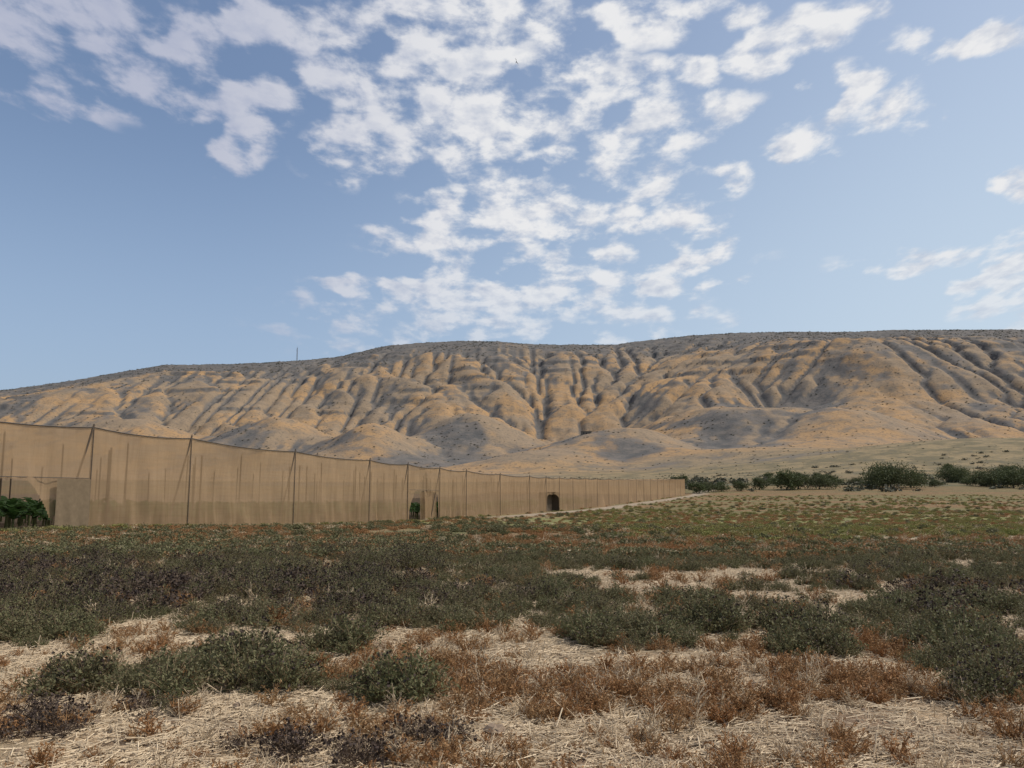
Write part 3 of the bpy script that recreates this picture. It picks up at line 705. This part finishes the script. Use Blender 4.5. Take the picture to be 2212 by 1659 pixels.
pw=N.n('ShaderNodeVectorMath',operation='MULTIPLY_ADD'); N.set(pw.inputs[0],wn.outputs['Color']); pw.inputs[1].default_value=(.11,.11,0); N.set(pw.inputs[2],pl); plw=pw.outputs[0]
def pd(px,py):
    dy=829.5-py; fw=1766.3-.1326*dy; return (px-1106)/fw,(236.3+.9912*dy)/fw,fw
blobs=[(100,60,280,120,0,.72),(250,170,250,95,0,.72),(400,110,120,80,0,.72),(600,60,150,100,0,1),(545,200,115,50,0,.9),(535,310,78,60,40,1),(440,250,50,25,0,.6),
(760,120,140,80,0,1),(840,170,100,90,0,1),(880,50,120,70,0,1),(1030,60,190,100,0,1),(1000,200,150,100,20,1),(1080,295,120,50,25,1),(795,320,120,65,0,1),
(1290,165,100,65,-10,1),(1390,190,90,60,0,1),(1200,235,150,65,10,1),(1190,350,75,32,0,1),(1420,290,190,60,22,1),(1500,158,60,36,0,1),
(1770,60,110,50,22,1),(1650,110,80,50,30,.9),(1800,270,170,60,22,1),(1850,200,60,60,60,.9),(1700,320,70,40,20,1),(2005,260,60,34,20,1),(1990,90,75,45,20,1),(2150,75,90,36,20,1),
(1020,480,190,85,15,.95),(1280,470,140,65,10,.95),(1485,460,90,50,0,1),(1370,380,120,65,10,.95),(1580,385,50,36,0,.95),(1500,550,110,32,12,1),(1100,640,440,85,8,.72),(1250,690,280,45,0,.7),
(1560,605,80,24,5,.95),(2190,590,130,65,25,1),(2180,670,110,55,0,1),(2205,400,45,40,0,1),(1560,30,80,40,0,.95),(1380,40,110,60,0,1),(2000,560,160,26,0,.75),(800,620,170,32,0,.75),(1860,15,60,30,0,.95),(1730,180,40,24,0,.8),(1420,610,90,24,5,.85)]
cov=None
for bx,by,rx,ry,an,st in blobs:
    cu,ce,fw=pd(bx,by); m=N.n('ShaderNodeMapping',vector_type='TEXTURE'); N.set(m.inputs[0],ue)
    m.inputs['Location'].default_value=(cu,ce,0); m.inputs['Rotation'].default_value=(0,0,math.radians(an)); m.inputs['Scale'].default_value=(rx*1.46/fw,ry*1.46/fw,1)
    g=N.n('ShaderNodeTexGradient',gradient_type='SPHERICAL'); N.set(g.inputs[0],m.outputs[0])
    v=N.math('MULTIPLY',g.outputs['Fac'],st*1.0); cov=v if cov is None else N.math('MAXIMUM',cov,v)
SC=14.
fb=N.noise(pl,SC,6,.58,.1)
mp=N.n('ShaderNodeVectorMath',operation='ADD'); N.set(mp.inputs[0],pl); mp.inputs[1].default_value=(.02,.024,0)
fb2=N.noise(mp.outputs[0],SC,4,.58,.1)
vo=N.n('ShaderNodeTexVoronoi',feature='SMOOTH_F1'); N.set(vo.inputs['Vector'],plw); vo.inputs['Scale'].default_value=11.; vo.inputs['Smoothness'].default_value=.35
big=N.noise(pl,1.5,2)
behind=N.ramp(Y,.15,-.1)
cov=N.math('MAXIMUM',cov,N.math('MULTIPLY',N.math('MULTIPLY',behind,N.ramp(big,.45,.7)),.7))
dd=N.math('ADD',N.math('MULTIPLY',N.math('MINIMUM',cov,.55),1.5),N.math('MULTIPLY',N.math('SUBTRACT',fb,.5),3.0))
dd=N.math('SUBTRACT',dd,N.math('MULTIPLY',N.math('SUBTRACT',vo.outputs['Distance'],.41),1.55))
dens=N.ramp(dd,.04,.92)
dens=N.math('MULTIPLY',dens,N.ramp(cov,.0,.2)) 
dens=N.math('MULTIPLY',dens,N.ramp(cov,.1,.4,.8,.97))
dens=N.math('MULTIPLY',dens,N.ramp(e2,.24,.42,.5,1.))
lit=N.math('ADD',.80,N.math('MULTIPLY',N.math('SUBTRACT',fb,fb2),3.0)); lit=N.math('SUBTRACT',lit,N.math('MULTIPLY',N.ramp(dd,.8,1.7),.22),None,True)
cc=N.mix(lit,(.52,.58,.71),(.93,.93,.94))
cc=N.mix(N.ramp(u,.05,-.5,0.,.8),cc,(.42,.46,.62))
hz_=N.ramp(Z,.45,.08,0.05,.55)
skc=N.mix(hz_,sky.outputs[0],(3.2,4.2,5.8))
rb=N.ramp(u,-.4,.75,0.,.66); skc=N.mix(N.math('MULTIPLY',rb,N.ramp(Z,.8,.1)),skc,(5.1,6.0,6.7))
b1=N.n('ShaderNodeBackground'); b1.inputs[1].default_value=.125; N.set(b1.inputs[0],skc)
b2=N.n('ShaderNodeBackground'); b2.inputs[1].default_value=.9; N.set(b2.inputs[0],cc)
mxs=N.n('ShaderNodeMixShader'); N.set(mxs.inputs[0],dens); N.nt.links.new(b1.outputs[0],mxs.inputs[1]); N.nt.links.new(b2.outputs[0],mxs.inputs[2])
o=N.n('ShaderNodeOutputWorld'); N.nt.links.new(mxs.outputs[0],o.inputs[0])
sl=bpy.data.lights.new('sun','SUN'); sl.energy=3.3; sl.angle=math.radians(.5); sl.color=(1,.95,.88)
so=bpy.data.objects.new('sun',sl); scene.collection.objects.link(so)
az,el=math.radians(SUN_AZ),math.radians(SUN_EL)
dv=Vector((math.sin(az)*math.cos(el),math.cos(az)*math.cos(el),math.sin(el))); so.rotation_euler=dv.to_track_quat('Z','Y').to_euler(); so.location=(50,-20,80)

cam=bpy.data.cameras.new('camera'); co=bpy.data.objects.new('camera',cam); scene.collection.objects.link(co)
co.location=(0,0,1.7); co.rotation_euler=(math.radians(90+7.62),0,0); cam.lens=29; cam.sensor_width=36; cam.clip_start=.1; cam.clip_end=12000
scene.camera=co
